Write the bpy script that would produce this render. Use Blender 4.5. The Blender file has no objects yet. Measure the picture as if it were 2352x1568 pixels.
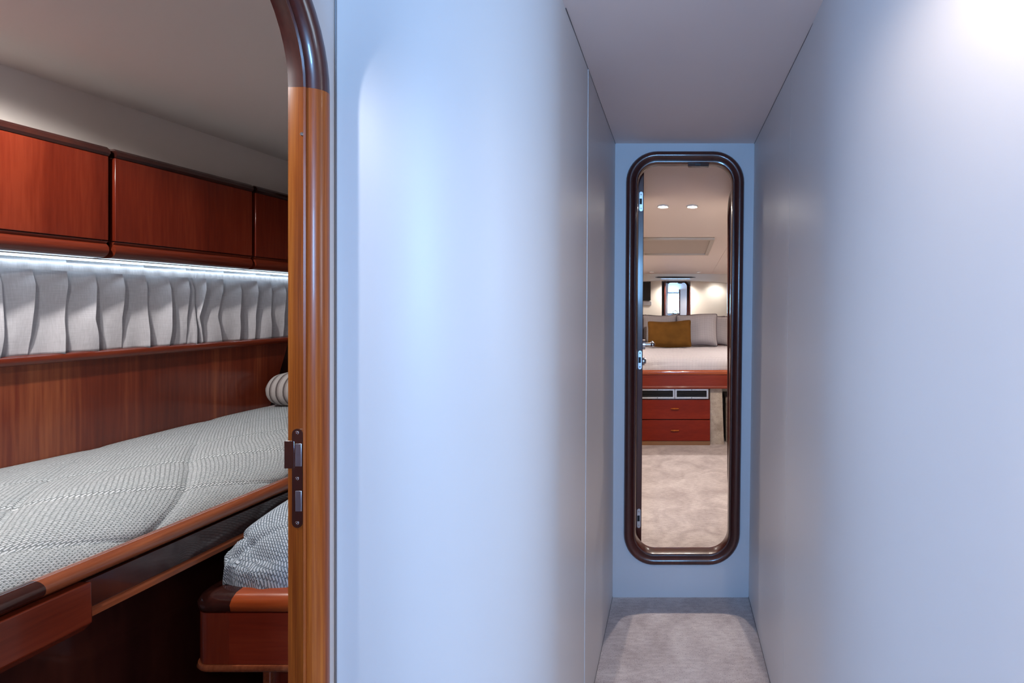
import bpy, bmesh, math, random
from mathutils import Vector, Matrix
random.seed(7)
S = bpy.context.scene
COL = S.collection
PI = math.pi

# ------------------------------------------------------------------ camera
F = 1100.0                      # focal length in pixels of the 2352 px wide frame
VX, VY = 1550.0, 703.0          # where the passage axis meets the picture
EYE = 1.27
cd = bpy.data.cameras.new('camera'); cam = bpy.data.objects.new('camera', cd); COL.objects.link(cam)
cam.location = (0, 0, EYE); cam.rotation_euler = (PI/2, 0, 0)
cd.sensor_width = 36.0; cd.lens = 36.0*F/2352
cd.shift_x = (1176-VX)/2352; cd.shift_y = -(784-VY)/2352
cd.clip_start = 0.02; cd.clip_end = 60
S.camera = cam

# ------------------------------------------------------------------ world, exposure
w = bpy.data.worlds.new('sky'); S.world = w; w.use_nodes = True
w.node_tree.nodes['Background'].inputs[0].default_value = (0.45, 0.66, 1.0, 1)
w.node_tree.nodes['Background'].inputs[1].default_value = 1.0
S.view_settings.view_transform = 'Standard'; S.view_settings.look = 'None'
S.view_settings.exposure = 0.0; S.view_settings.gamma = 1.0
S.view_settings.use_curve_mapping = False

# ------------------------------------------------------------------ daylight through the windows at the aft end of the lobby
def area(name, loc, rot, sx, sy, power, color):
    l = bpy.data.lights.new(name, 'AREA'); l.shape = 'RECTANGLE'; l.size = sx; l.size_y = sy
    l.energy = power; l.color = color
    o = bpy.data.objects.new(name, l); COL.objects.link(o); o.location = loc; o.rotation_euler = rot
    return o
WIN1 = (-0.27, 0.13, 1.34, 1.92)      # X0 X1 Z0 Z1 of the companionway window, Y = -2.2
area('daylight', (-0.07, -2.19, 1.63), (PI/2, 0, 0), 0.40, 0.58, 68, (0.25, 0.55, 1.0))
WIN2 = (-0.45, 0.30, 1.15, 1.88)      # Y0 Y1 Z0 Z1 of the starboard window of the lobby, X = 1.6
area('daylight_side', (1.585, -.075, 1.515), (0, PI/2, 0), 0.70, 0.73, 14, (0.64, 0.81, 1.0))

# light levels of the lamps (used in their builders)
P_LOBBY, P_CABIN, P_BUNK, P_LED = 9.0, 47.0, 34.0, 0.6

# ------------------------------------------------------------------ materials
MATS = {}
def new_mat(name):
    m = bpy.data.materials.new(name); m.use_nodes = True; MATS[name] = m
    nt = m.node_tree; b = nt.nodes['Principled BSDF']
    return m, nt, b
def N(nt, t, **kw):
    n = nt.nodes.new(t)
    for k, v in kw.items(): setattr(n, k, v)
    return n
def ramp(nt, stops):
    r = N(nt, 'ShaderNodeValToRGB'); e = r.color_ramp.elements
    while len(e) < len(stops): e.new(0.5)
    for el, (p, c) in zip(e, stops): el.position = p; el.color = (*c, 1)
    return r
def plain(name, col, rough=0.5, metal=0.0, emit=None, estr=0.0, coat=0.0, spec=0.5, grain=0.0):
    m, nt, b = new_mat(name)
    b.inputs['Base Color'].default_value = (*col, 1)
    b.inputs['Roughness'].default_value = rough; b.inputs['Metallic'].default_value = metal
    b.inputs['Specular IOR Level'].default_value = spec; b.inputs['Coat Weight'].default_value = coat
    if emit: b.inputs['Emission Color'].default_value = (*emit, 1); b.inputs['Emission Strength'].default_value = estr
    tc = N(nt, 'ShaderNodeTexCoord'); no = N(nt, 'ShaderNodeTexNoise'); no.inputs['Scale'].default_value = 60 if metal else 9
    nt.links.new(tc.outputs['Object'], no.inputs['Vector'])
    d = 0.06 + grain
    r = ramp(nt, [(0.3, tuple(max(0, c*(1-d)) for c in col)), (0.7, tuple(min(1, c*(1+d)) for c in col))])
    nt.links.new(no.outputs['Fac'], r.inputs['Fac']); nt.links.new(r.outputs['Color'], b.inputs['Base Color'])
    return m
def wood(name, dark, mid, light, stretch=(9, 9, 0.8), rough=0.22, coat=0.5, big=1.0, off=(0, 0, 0), spec=.5):
    """varnished wood; the grain runs along the axis with the small stretch factor"""
    m, nt, b = new_mat(name)
    tc = N(nt, 'ShaderNodeTexCoord'); mp = N(nt, 'ShaderNodeMapping')
    mp.inputs['Scale'].default_value = stretch; mp.inputs['Location'].default_value = off
    nt.links.new(tc.outputs['Object'], mp.inputs['Vector'])
    n1 = N(nt, 'ShaderNodeTexNoise'); n1.inputs['Scale'].default_value = 1.0*big; n1.inputs['Detail'].default_value = 3; n1.inputs['Distortion'].default_value = 0.6
    n2 = N(nt, 'ShaderNodeTexNoise'); n2.inputs['Scale'].default_value = 14; n2.inputs['Detail'].default_value = 6
    for n in (n1, n2): nt.links.new(mp.outputs['Vector'], n.inputs['Vector'])
    mx = N(nt, 'ShaderNodeMix'); mx.data_type = 'FLOAT'; mx.inputs['Factor'].default_value = 0.35
    nt.links.new(n1.outputs['Fac'], mx.inputs['A']); nt.links.new(n2.outputs['Fac'], mx.inputs['B'])
    r = ramp(nt, [(0.34, dark), (0.5, mid), (0.66, light)])
    nt.links.new(mx.outputs['Result'], r.inputs['Fac']); nt.links.new(r.outputs['Color'], b.inputs['Base Color'])
    b.inputs['Roughness'].default_value = rough; b.inputs['Coat Weight'].default_value = coat; b.inputs['Coat Roughness'].default_value = 0.08; b.inputs['Specular IOR Level'].default_value = spec
    bp = N(nt, 'ShaderNodeBump'); bp.inputs['Strength'].default_value = 0.05; bp.inputs['Distance'].default_value = 0.001
    nt.links.new(n2.outputs['Fac'], bp.inputs['Height']); nt.links.new(bp.outputs['Normal'], b.inputs['Normal'])
    return m
V = 3.2
mahogany = wood('mahogany_vertical', (.10, .0105, .0042), (.14, .0165, .0065), (.19, .027, .0105), (11, 11, .7))
mahog_panel = wood('mahogany_panel', (.10, .0135, .005), (.17, .027, .010), (.32, .085, .030), (9, 9, .35), rough=.28)
mahog_h = wood('mahogany_horizontal', (.10, .014, .006), (.15, .022, .009), (.20, .036, .014), (11, .7, 11))
mahog_x = wood('mahogany_crosswise', (.13, .012, .004), (.18, .018, .006), (.23, .030, .010), (.7, 11, 11), rough=.45, coat=.06, spec=.3)
mahog_drawer = wood('mahogany_drawer', (.14, .010, .003), (.18, .014, .004), (.22, .021, .006), (1.2, 11, 6), rough=.5, coat=.0, spec=.2)
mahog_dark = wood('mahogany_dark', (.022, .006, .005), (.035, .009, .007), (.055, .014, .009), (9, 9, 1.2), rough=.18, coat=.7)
frame_dark = wood('mahogany_frame', (.040, .008, .006), (.06, .0115, .008), (.09, .018, .011), (14, 14, .7), rough=.3, coat=.45)
mahog_rail = wood('mahogany_rail', (.15, .035, .014), (.23, .06, .024), (.32, .095, .038), (11, .7, 11), rough=.2, coat=.7)
mahog_orange = wood('mahogany_cap_orange', (.22, .035, .008), (.31, .055, .012), (.38, .08, .02), (.7, 11, 11), rough=.2, coat=.6)
teak = wood('jamb_teak', (.19, .036, .006), (.33, .076, .010), (.48, .140, .022), (26, 26, .5), rough=.3, coat=.12, big=1.6, spec=.35)
def vinyl(name, col, rough, bump=0.05, spec=0.5):
    m, nt, b = new_mat(name)
    tc = N(nt, 'ShaderNodeTexCoord'); n = N(nt, 'ShaderNodeTexNoise'); n.inputs['Scale'].default_value = 350; n.inputs['Detail'].default_value = 2
    nt.links.new(tc.outputs['Object'], n.inputs['Vector'])
    n2 = N(nt, 'ShaderNodeTexNoise'); n2.inputs['Scale'].default_value = 1.5; nt.links.new(tc.outputs['Object'], n2.inputs['Vector'])
    r = ramp(nt, [(0.3, tuple(c*.97 for c in col)), (0.7, col)]); nt.links.new(n2.outputs['Fac'], r.inputs['Fac'])
    nt.links.new(r.outputs['Color'], b.inputs['Base Color'])
    bp = N(nt, 'ShaderNodeBump'); bp.inputs['Strength'].default_value = bump; bp.inputs['Distance'].default_value = .0005
    nt.links.new(n.outputs['Fac'], bp.inputs['Height']); nt.links.new(bp.outputs['Normal'], b.inputs['Normal'])
    b.inputs['Roughness'].default_value = rough; b.inputs['Specular IOR Level'].default_value = spec
    return m
wall_m = vinyl('wall_satin_vinyl', (.68, .66, .67), .42)
end_m = vinyl('bulkhead_vinyl', (.55, .56, .60), .5)
ceil_m = vinyl('ceiling_vinyl', (.83, .73, .71), .6, .1)
cab_ceil_m = vinyl('cabin_ceiling_vinyl', (.90, .77, .69), .38, .06)
bunk_ceil_m = vinyl('bunk_ceiling_vinyl', (.76, .70, .65), .6, .1)
cab_wall_m = vinyl('cabin_wall_vinyl', (.72, .70, .66), .45)
def carpet(name, c0, c1, c2, streak=(30, 90)):
    m, nt, b = new_mat(name)
    tc = N(nt, 'ShaderNodeTexCoord')
    n1 = N(nt, 'ShaderNodeTexNoise'); n1.inputs['Scale'].default_value = 4.5; n1.inputs['Detail'].default_value = 4; n1.inputs['Distortion'].default_value = 1.4
    n2 = N(nt, 'ShaderNodeTexNoise'); n2.inputs['Scale'].default_value = 260; n2.inputs['Detail'].default_value = 3
    mp = N(nt, 'ShaderNodeMapping'); mp.inputs['Scale'].default_value = (streak[0], streak[1], 30)
    n3 = N(nt, 'ShaderNodeTexNoise'); n3.inputs['Scale'].default_value = 1; n3.inputs['Detail'].default_value = 4
    for n in (n1, n2): nt.links.new(tc.outputs['Object'], n.inputs['Vector'])
    nt.links.new(tc.outputs['Object'], mp.inputs['Vector']); nt.links.new(mp.outputs['Vector'], n3.inputs['Vector'])
    a = N(nt, 'ShaderNodeMix'); a.data_type = 'FLOAT'; a.inputs['Factor'].default_value = .4
    nt.links.new(n1.outputs['Fac'], a.inputs['A']); nt.links.new(n3.outputs['Fac'], a.inputs['B'])
    r = ramp(nt, [(.36, c0), (.5, c1), (.62, c2)]); nt.links.new(a.outputs['Result'], r.inputs['Fac'])
    r2 = ramp(nt, [(.32, (.42, .40, .42)), (.42, (1, 1, 1))]); nt.links.new(n2.outputs['Fac'], r2.inputs['Fac'])
    mm = N(nt, 'ShaderNodeMix'); mm.data_type = 'RGBA'; mm.blend_type = 'MULTIPLY'; mm.inputs['Factor'].default_value = .8
    nt.links.new(r.outputs['Color'], mm.inputs['A']); nt.links.new(r2.outputs['Color'], mm.inputs['B'])
    nt.links.new(mm.outputs['Result'], b.inputs['Base Color'])
    b.inputs['Roughness'].default_value = .95; b.inputs['Specular IOR Level'].default_value = .1
    bp = N(nt, 'ShaderNodeBump'); bp.inputs['Strength'].default_value = .6; bp.inputs['Distance'].default_value = .004
    nt.links.new(n2.outputs['Fac'], bp.inputs['Height']); nt.links.new(bp.outputs['Normal'], b.inputs['Normal'])
    return m
carpet_m = carpet('carpet', (.40, .345, .34), (.50, .44, .435), (.60, .54, .53))
carpet_side_m = carpet('carpet_clad', (.33, .27, .22), (.42, .35, .29), (.50, .43, .36), (20, 160))
def weave(name, thread, thread2, gap, bw=.0098, bh=.0049, mortar=.30, depth=.0028, ang=0.0):
    m, nt, b = new_mat(name)
    uv = N(nt, 'ShaderNodeUVMap'); br = N(nt, 'ShaderNodeTexBrick'); br.offset = .5
    br.inputs['Scale'].default_value = 1.0; br.inputs['Brick Width'].default_value = bw; br.inputs['Row Height'].default_value = bh
    br.inputs['Mortar Size'].default_value = bh*mortar; br.inputs['Mortar Smooth'].default_value = 1.0
    br.inputs['Color1'].default_value = (*thread, 1); br.inputs['Color2'].default_value = (*thread2, 1); br.inputs['Mortar'].default_value = (*gap, 1)
    no = N(nt, 'ShaderNodeTexNoise'); no.inputs['Scale'].default_value = 18
    nt.links.new(uv.outputs['UV'], no.inputs['Vector'])
    mix = N(nt, 'ShaderNodeVectorMath'); mix.operation = 'MULTIPLY_ADD'
    mix.inputs[1].default_value = (.005, .005, 0); nt.links.new(no.outputs['Color'], mix.inputs[0]); nt.links.new(uv.outputs['UV'], mix.inputs[2])
    n2 = N(nt, 'ShaderNodeTexNoise'); n2.inputs['Scale'].default_value = 240; n2.inputs['Detail'].default_value = 2
    nt.links.new(uv.outputs['UV'], n2.inputs['Vector'])
    r2 = ramp(nt, [(.35, (.72, .73, .74)), (.6, (1, 1, 1))]); nt.links.new(n2.outputs['Fac'], r2.inputs['Fac'])
    mm = N(nt, 'ShaderNodeMix'); mm.data_type = 'RGBA'; mm.blend_type = 'MULTIPLY'; mm.inputs['Factor'].default_value = 1
    nt.links.new(br.outputs['Color'], mm.inputs['A']); nt.links.new(r2.outputs['Color'], mm.inputs['B'])
    rt = N(nt, 'ShaderNodeMapping'); rt.inputs['Rotation'].default_value = (0, 0, ang); nt.links.new(mix.outputs['Vector'], rt.inputs['Vector'])
    nt.links.new(rt.outputs['Vector'], br.inputs['Vector']); nt.links.new(mm.outputs['Result'], b.inputs['Base Color'])
    bp = N(nt, 'ShaderNodeBump'); bp.invert = True; bp.inputs['Strength'].default_value = .9; bp.inputs['Distance'].default_value = depth
    nt.links.new(br.outputs['Fac'], bp.inputs['Height']); nt.links.new(bp.outputs['Normal'], b.inputs['Normal'])
    b.inputs['Roughness'].default_value = .85; b.inputs['Specular IOR Level'].default_value = .2
    return m
quilt_m = weave('quilt_basket_weave', (.72, .75, .765), (.65, .69, .705), (.37, .41, .415))
quilt2_m = weave('quilt_basket_weave_daylit', (.66, .74, .82), (.59, .68, .77), (.31, .40, .48), .0092, .0047, .30, ang=.6)  # blue daylight on the low berth is tinted into these thread colours
def dots(name, cloth, dot, step, r0=.24, r1=.34):
    m, nt, b = new_mat(name)
    uv = N(nt, 'ShaderNodeUVMap'); vo = N(nt, 'ShaderNodeTexVoronoi'); vo.voronoi_dimensions = '2D'
    vo.inputs['Scale'].default_value = 1.0/step; vo.inputs['Randomness'].default_value = 0.0
    nt.links.new(uv.outputs['UV'], vo.inputs['Vector'])
    r = ramp(nt, [(r0, dot), (r1, cloth)]); nt.links.new(vo.outputs['Distance'], r.inputs['Fac'])
    nt.links.new(r.outputs['Color'], b.inputs['Base Color'])
    bp = N(nt, 'ShaderNodeBump'); bp.inputs['Strength'].default_value = .5; bp.inputs['Distance'].default_value = .003
    nt.links.new(vo.outputs['Distance'], bp.inputs['Height']); nt.links.new(bp.outputs['Normal'], b.inputs['Normal'])
    b.inputs['Roughness'].default_value = .9; b.inputs['Specular IOR Level'].default_value = .15
    return m
spread_m = dots('bedspread_dotted', (.62, .58, .60), (.17, .14, .16), .0135, .17, .30)
sham_m = dots('pillow_waffle', (.42, .385, .39), (.22, .19, .20), .0130, .20, .42)
piping_m = plain('pillow_piping', (.075, .055, .07), .8)
velvet_m = plain('brown_velvet', (.135, .058, .011), .9, spec=.1, grain=.12)
def cloth(name, col):
    m, nt, b = new_mat(name)
    uv = N(nt, 'ShaderNodeUVMap')
    wv = [N(nt, 'ShaderNodeTexNoise') for _ in range(2)]
    for n, s in zip(wv, ((900, 60, 1), (60, 900, 1))):
        mp = N(nt, 'ShaderNodeMapping'); mp.inputs['Scale'].default_value = s
        nt.links.new(uv.outputs['UV'], mp.inputs['Vector']); nt.links.new(mp.outputs['Vector'], n.inputs['Vector']); n.inputs['Scale'].default_value = .6
    ad = N(nt, 'ShaderNodeMath'); nt.links.new(wv[0].outputs['Fac'], ad.inputs[0]); nt.links.new(wv[1].outputs['Fac'], ad.inputs[1])
    r = ramp(nt, [(.35, tuple(c*.8 for c in col)), (.65, col)])
    h = N(nt, 'ShaderNodeMath'); h.operation = 'MULTIPLY'; h.inputs[1].default_value = .5; nt.links.new(ad.outputs[0], h.inputs[0])
    nt.links.new(h.outputs[0], r.inputs['Fac']); nt.links.new(r.outputs['Color'], b.inputs['Base Color'])
    bp = N(nt, 'ShaderNodeBump'); bp.inputs['Strength'].default_value = .25; bp.inputs['Distance'].default_value = .001
    nt.links.new(h.outputs[0], bp.inputs['Height']); nt.links.new(bp.outputs['Normal'], b.inputs['Normal'])
    b.inputs['Roughness'].default_value = .9; b.inputs['Specular IOR Level'].default_value = .1
    b.inputs['Sheen Weight'].default_value = .1
    return m
curtain_m = cloth('curtain_linen', (.60, .59, .62))
def stripes():
    m, nt, b = new_mat('bolster_stripes')
    uv = N(nt, 'ShaderNodeUVMap'); sp = N(nt, 'ShaderNodeSeparateXYZ'); nt.links.new(uv.outputs['UV'], sp.inputs[0])
    fr = N(nt, 'ShaderNodeMath'); fr.operation = 'FRACT'; mu = N(nt, 'ShaderNodeMath'); mu.operation = 'MULTIPLY'; mu.inputs[1].default_value = 1/.027
    nt.links.new(sp.outputs['X'], mu.inputs[0]); nt.links.new(mu.outputs[0], fr.inputs[0])
    r = ramp(nt, [(0, (.44, .40, .38)), (.36, (.46, .42, .40)), (.40, (.11, .09, .085)), (.62, (.13, .105, .10)), (.66, (.40, .36, .34)), (.78, (.24, .2, .19)), (.84, (.44, .40, .38))])
    nt.links.new(fr.outputs[0], r.inputs['Fac']); nt.links.new(r.outputs['Color'], b.inputs['Base Color']); b.inputs['Roughness'].default_value = .9
    return m
bolster_m = stripes()
sheet_m = plain('mattress_sheet', (.30, .25, .25), .9)
chrome = plain('polished_metal', (.60, .60, .62), .16, 1.0)
plate_m = plain('strike_metal', (.34, .34, .38), .22, 1.0)
slot_m = plain('slot_metal', (.55, .62, .72), .35, 1.0)
dark_m = plain('black_recess', (.006, .006, .007), .6)
alu = plain('anodised_aluminium', (.62, .66, .72), .32, .9)
slat_m = plain('grille_slat', (.035, .033, .036), .45, .5)
led_m = plain('led_diffuser', (.9, .95, 1), .4, emit=(.62, .84, 1.0), estr=3.5)
lens_m = plain('lamp_lens', (1, 1, 1), .3, emit=(1.0, .93, .85), estr=200.0)
lens_off_m = plain('lamp_lens_dim', (.9, .9, .9), .3, emit=(1.0, .95, .9), estr=6.0)
ring_m = plain('lamp_ring', (.75, .74, .72), .3)
white_pl = plain('white_plastic', (.78, .78, .80), .4)
navy_pl = plain('navy_plastic', (.012, .018, .05), .4)
tv_m = plain('tv_screen', (.004, .006, .008), .12)
hatch_m = vinyl('hatch_panel', (.50, .42, .35), .6, .1)
hatch_f = vinyl('hatch_frame', (.55, .48, .41), .5, .1)
bead_m = plain('dark_bead', (.11, .10, .11), .5)
mir, nt, b = new_mat('mirror_glass')
b.inputs['Base Color'].default_value = (.90, .91, .92, 1); b.inputs['Metallic'].default_value = 1; b.inputs['Roughness'].default_value = .008
glass, nt, b = new_mat('window_glass')
b.inputs['Transmission Weight'].default_value = 1; b.inputs['Roughness'].default_value = 0; b.inputs['IOR'].default_value = 1.05

# ------------------------------------------------------------------ mesh helpers
def P(px, py, Y):
    """a point of the photograph at depth Y"""
    return Vector(((px-VX)*Y/F, Y, EYE-(py-VY)*Y/F))
class MB:
    def __init__(self): self.v, self.f, self.uv = [], [], {}
    def add(self, vs, fs):
        o = len(self.v); self.v += [tuple(p) for p in vs]; self.f += [tuple(i+o for i in f) for f in fs]; return self
    def box(self, x0, x1, y0, y1, z0, z1):
        return self.add([(x, y, z) for x in (x0, x1) for y in (y0, y1) for z in (z0, z1)],
                        [(0, 1, 3, 2), (4, 6, 7, 5), (0, 4, 5, 1), (2, 3, 7, 6), (0, 2, 6, 4), (1, 5, 7, 3)])
    def hexa(self, a, b):
        """a, b: two quads in the same order"""
        return self.add(list(a)+list(b), [(3, 2, 1, 0), (4, 5, 6, 7)]+[(i, (i+1) % 4, 4+(i+1) % 4, 4+i) for i in range(4)])
    def rings(self, rs, closed_ring=True, closed_path=False, caps=True):
        n = len(rs[0]); o = len(self.v)
        for r in rs: self.v += [tuple(p) for p in r]
        m = len(rs)
        for i in range(m if closed_path else m-1):
            a, c = o+i*n, o+((i+1) % m)*n
            for j in range(n if closed_ring else n-1):
                k = (j+1) % n
                self.f.append((a+j, a+k, c+k, c+j))
        if caps and closed_ring and not closed_path:
            self.f.append(tuple(o+j for j in reversed(range(n)))); self.f.append(tuple(o+(m-1)*n+j for j in range(n)))
        return self
    def cyl(self, p0, p1, r, n=16, r1=None):
        p0, p1 = Vector(p0), Vector(p1); d = (p1-p0).normalized()
        a = d.orthogonal().normalized(); c = d.cross(a); r1 = r if r1 is None else r1
        return self.rings([[p+(a*math.cos(t)+c*math.sin(t))*q for t in [2*PI*i/n for i in range(n)]] for p, q in ((p0, r), (p1, r1))])
    def lathe(self, c, prof, axis=(0, 0, 1), n=24):
        """prof: (radius, height along axis)"""
        c = Vector(c); d = Vector(axis).normalized(); a = d.orthogonal().normalized(); e = d.cross(a)
        return self.rings([[c+d*h+(a*math.cos(t)+e*math.sin(t))*max(r, 1e-5) for t in [2*PI*i/n for i in range(n)]] for r, h in prof])
    def tube(self, pts, r, n=8, closed=False):
        pts = [Vector(p) for p in pts]; m = len(pts); rs = []; up = None
        for i, p in enumerate(pts):
            t = (pts[(i+1) % m]-pts[i-1]) if closed else (pts[min(i+1, m-1)]-pts[max(i-1, 0)])
            t.normalize()
            if up is None: up = t.orthogonal().normalized()
            up = (up-t*up.dot(t)).normalized(); s = t.cross(up)
            rs.append([p+(up*math.cos(q)+s*math.sin(q))*r for q in [2*PI*k/n for k in range(n)]])
        return self.rings(rs, True, closed)
    def build(self, name, mat, parent=None, smooth=False, bevel=0.0, seg=2, uv=None, sharp=35):
        me = bpy.data.meshes.new(name); me.from_pydata(self.v, [], self.f); me.update()
        bm = bmesh.new(); bm.from_mesh(me); bmesh.ops.recalc_face_normals(bm, faces=bm.faces); bm.to_mesh(me); bm.free()
        me.materials.append(mat)
        if uv:
            l = me.uv_layers.new(name='UVMap')
            for lp in me.loops: l.data[lp.index].uv = uv[lp.vertex_index]
        o = bpy.data.objects.new(name, me); COL.objects.link(o)
        if smooth:
            for p in me.polygons: p.use_smooth = True
            me.set_sharp_from_angle(angle=math.radians(sharp))
        if bevel:
            md = o.modifiers.new('bevel', 'BEVEL'); md.width = bevel; md.segments = seg; md.limit_method = 'ANGLE'; md.angle_limit = .6
            for p in me.polygons: p.use_smooth = True
            me.set_sharp_from_angle(angle=math.radians(sharp))
        if parent is not None: attach(o, parent)
        return o
def base_of(p):
    q = Vector((0, 0, 0))
    while p is not None: q += p.location; p = p.parent
    return q
def attach(o, parent):
    o.parent = parent; o.location = o.location - base_of(parent)
def thing(name, label, cat, loc, group=None):
    o = bpy.data.objects.new(name, None); COL.objects.link(o); o.location = loc; o.empty_display_size = .05
    return tag(o, label, cat, group)
def tag(o, label, cat, group=None):
    o['label'] = label; o['category'] = cat
    if group: o['group'] = group
    return o
def struct(o, label=None):
    o['kind'] = 'structure'
    if label: o['label'] = label
    return o
def sempty(name, loc, label):
    o = bpy.data.objects.new(name, None); COL.objects.link(o); o.location = loc; o.empty_display_size = .05
    return struct(o, label)
def rrect(a0, a1, b0, b1, r, n=10):
    """rounded rectangle: list of (a, b, na, nb), counter-clockwise from the lower right corner; also the index ranges of the corners"""
    out = []; idx = []
    for ca, cb, t0 in ((a1-r, b0+r, -PI/2), (a1-r, b1-r, 0), (a0+r, b1-r, PI/2), (a0+r, b0+r, PI)):
        s = len(out)
        for i in range(n+1):
            t = t0+PI/2*i/n; out.append((ca+r*math.cos(t), cb+r*math.sin(t), math.cos(t), math.sin(t)))
        idx.append((s, len(out)-1))
    return out, idx
def hole_wall(mb, pt, A0, A1, B0, B1, path, t0, t1):
    """a slab with a rounded hole: pt(a, b, t) makes a point, t0 and t1 the two faces"""
    outer = []
    ca, cb = sum(p[0] for p in path)/len(path), sum(p[1] for p in path)/len(path)
    n = len(path)//4
    cs = [(A1, B0), (A1, B1), (A0, B1), (A0, B0)]
    for i, (a, b, na, nb) in enumerate(path):
        k = i//n; j = i % n; c = cs[min(k, 3)]
        if j < n//2: q = (a, c[1]) if k in (0, 2) else (c[0], b)
        elif j == n//2: q = c
        else: q = (c[0], b) if k in (0, 2) else (a, c[1])
        outer.append(q)
    r1 = [pt(a, b, t0) for a, b in outer]; r2 = [pt(p[0], p[1], t0) for p in path]
    r3 = [pt(p[0], p[1], t1) for p in path]; r4 = [pt(a, b, t1) for a, b in outer]
    mb.rings([r1, r2, r3, r4], True, True)
    return mb
def lean(x, z):                        # the passage leans a touch to starboard
    return x+(z-EYE)*(.0095+.011*(x-.037))

# ================================================================== STRUCTURE : passage
YE = 2.09                              # bulkhead at the end of the passage
CZ = 1.98
struct(MB().box(-.75, 1.7, -2.3, YE+.04, -.04, 0).build('floor', carpet_m), 'pale greyish carpet on the floor of the narrow passage')
struct(MB().box(-.75, 1.7, -2.3, YE+.04, CZ, CZ+.03).build('ceiling', ceil_m), 'plain mauve-grey ceiling panel over the passage')

def wall_path(pts, z0, z1, name, mat, th, side, leaning=True):
    mb = MB(); rs = []
    for i, (x, y) in enumerate(pts):
        a = Vector(pts[max(i-1, 0)]); c = Vector(pts[min(i+1, len(pts)-1)]); t = (c-a).normalized()
        nx, ny = -t.y*side*th, t.x*side*th
        k = max(0, min(1, (y-.8)/.45)) if leaning else 0
        def q(x, y, z): return (x+(lean(x, z)-x)*k, y, z)
        rs.append([q(x, y, z0), q(x, y, z1), q(x+nx, y+ny, z1), q(x+nx, y+ny, z0)])
    mb.rings(rs)
    return struct(mb.build(name, mat, smooth=True, sharp=50))
LX, RX = -.264, .338
lp = [(-.60, .85)]+[(-.534+.27*math.sin(t), 1.12-.27*math.cos(t)) for t in [PI/2*i/24 for i in range(25)]]
SEAM = LX*F/(1347-VX)                  # the upright joint in the left wall
lp2 = lp+[(LX, 1.25), (LX, SEAM-.002)]
wall_path(lp2, 0, CZ, 'wall_left', wall_m, .02, 1)['label'] = 'pale satin wall panel bulging round into the passage beside the wooden doorway'
wall_path([(LX+.0015, SEAM+.002), (LX+.0005, SEAM+.01), (LX, 1.7), (LX, YE)], 0, CZ, 'wall_left_far', wall_m, .02, 1)['label'] = 'flat wall panel between the upright joint and the end bulkhead, left side'
def joint(x0, x1, name):
    m = MB(); m.hexa([(lean(x, 0), y, 0) for x, y in ((x0, SEAM-.02), (x1, SEAM-.02), (x1, SEAM+.02), (x0, SEAM+.02))], [(lean(x, CZ), y, CZ) for x, y in ((x0, SEAM-.02), (x1, SEAM-.02), (x1, SEAM+.02), (x0, SEAM+.02))])
    struct(m.build(name, bead_m))
joint(LX-.018, LX-.008, 'trim_joint_left')
wall_path([(RX, YE), (RX, 1.7), (RX, SEAM+.0015)], 0, CZ, 'wall_right_far', wall_m, .02, 1)['label'] = 'flat wall panel between the joint and the end bulkhead, right side'
joint(RX+.008, RX+.018, 'trim_joint_right')
rp = [(RX, SEAM), (RX, 1.25)]+[(.338+.55-.55*math.cos(t), 1.12-.55*math.sin(t)) for t in [PI/2*i/28 for i in range(29)]]+[(1.6, .57)]
wall_path(rp, 0, CZ, 'wall_right', wall_m, .02, 1)['label'] = 'long pale wall curving away on the right of the passage'

for nm, xx, sg in (('left', LX, 1), ('right', RX, -1)):
    for z0, z1, pre in ((CZ-.0022, CZ, 'trim_ceiling_'), (0, .004, 'baseboard_')):
        mb = MB(); mb.rings([[(lean(xx, z)-.003*sg+sg*d, y, z) for d, z in ((0, z0), (.0040, z0), (.0040, z1), (0, z1))] for y in (1.14, YE)])
        struct(mb.build(pre+nm, bead_m))
# end bulkhead with its rounded doorway
OX0, OX1, OZ0, OZ1 = -.2166, .2964, .145, 1.9445       # outer edge of the door frame
FW = .051
ipath, iidx = rrect(OX0+FW, OX1-FW, OZ0+FW, OZ1-FW, .085, 12)
def off(path, d): return [(a+na*d, b+nb*d, na, nb) for a, b, na, nb in path]
mb = hole_wall(MB(), lambda a, b, t: (lean(a, b), t, b), LX-.01, RX+.01, 0, CZ, off(ipath, .03), YE, YE+.04)
struct(mb.build('wall_end', end_m), 'blue-grey end bulkhead around the tall rounded doorway')
prof = [(0, .030), (0, -.004), (.0025, -.009), (.007, -.010), (.010, -.006), (.013, -.008), (.018, -.018), (.026, -.024), (.036, -.024), (.045, -.018), (.050, -.008), (FW, -.0005)]
prof = prof+[(n, .04-y) for n, y in reversed(prof[1:])]
def frame_part(path, prof, pt, closed):
    mb = MB(); mb.rings([[pt(a+na*n, b+nb*n, d) for n, d in prof] for a, b, na, nb in path], True, closed); return mb
d1 = sempty('door_1', (.04, YE, .145), 'tall rounded dark mahogany doorway frame at the end of the passage')
ptE = lambda a, b, d: (lean(a, b), YE+d, b)
NP = len(ipath)
def seg(path, i, j): return [path[k % len(path)] for k in range(i, j+1)]
c = iidx
for nm, i, j in (('frame_corner', *c[0]), ('frame_corner', *c[1]), ('frame_corner', *c[2]), ('frame_corner', *c[3]),
                 ('frame_jamb', c[0][1], c[1][0]), ('frame_head', c[1][1], c[2][0]), ('frame_jamb', c[2][1], c[3][0]), ('frame_sill', c[3][1], NP)):
    frame_part(seg(ipath, i, j), prof, ptE, False).build(nm, frame_dark, d1, smooth=True, sharp=40)
x0, x1 = (1580-VX)*2.10/F, (1628-VX)*2.10/F
kp = MB().box(x0, x1, YE-.002, YE+.02, 1.270+.610, OZ1-FW+.002).build('catch', mahog_dark, d1, bevel=.001)
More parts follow.
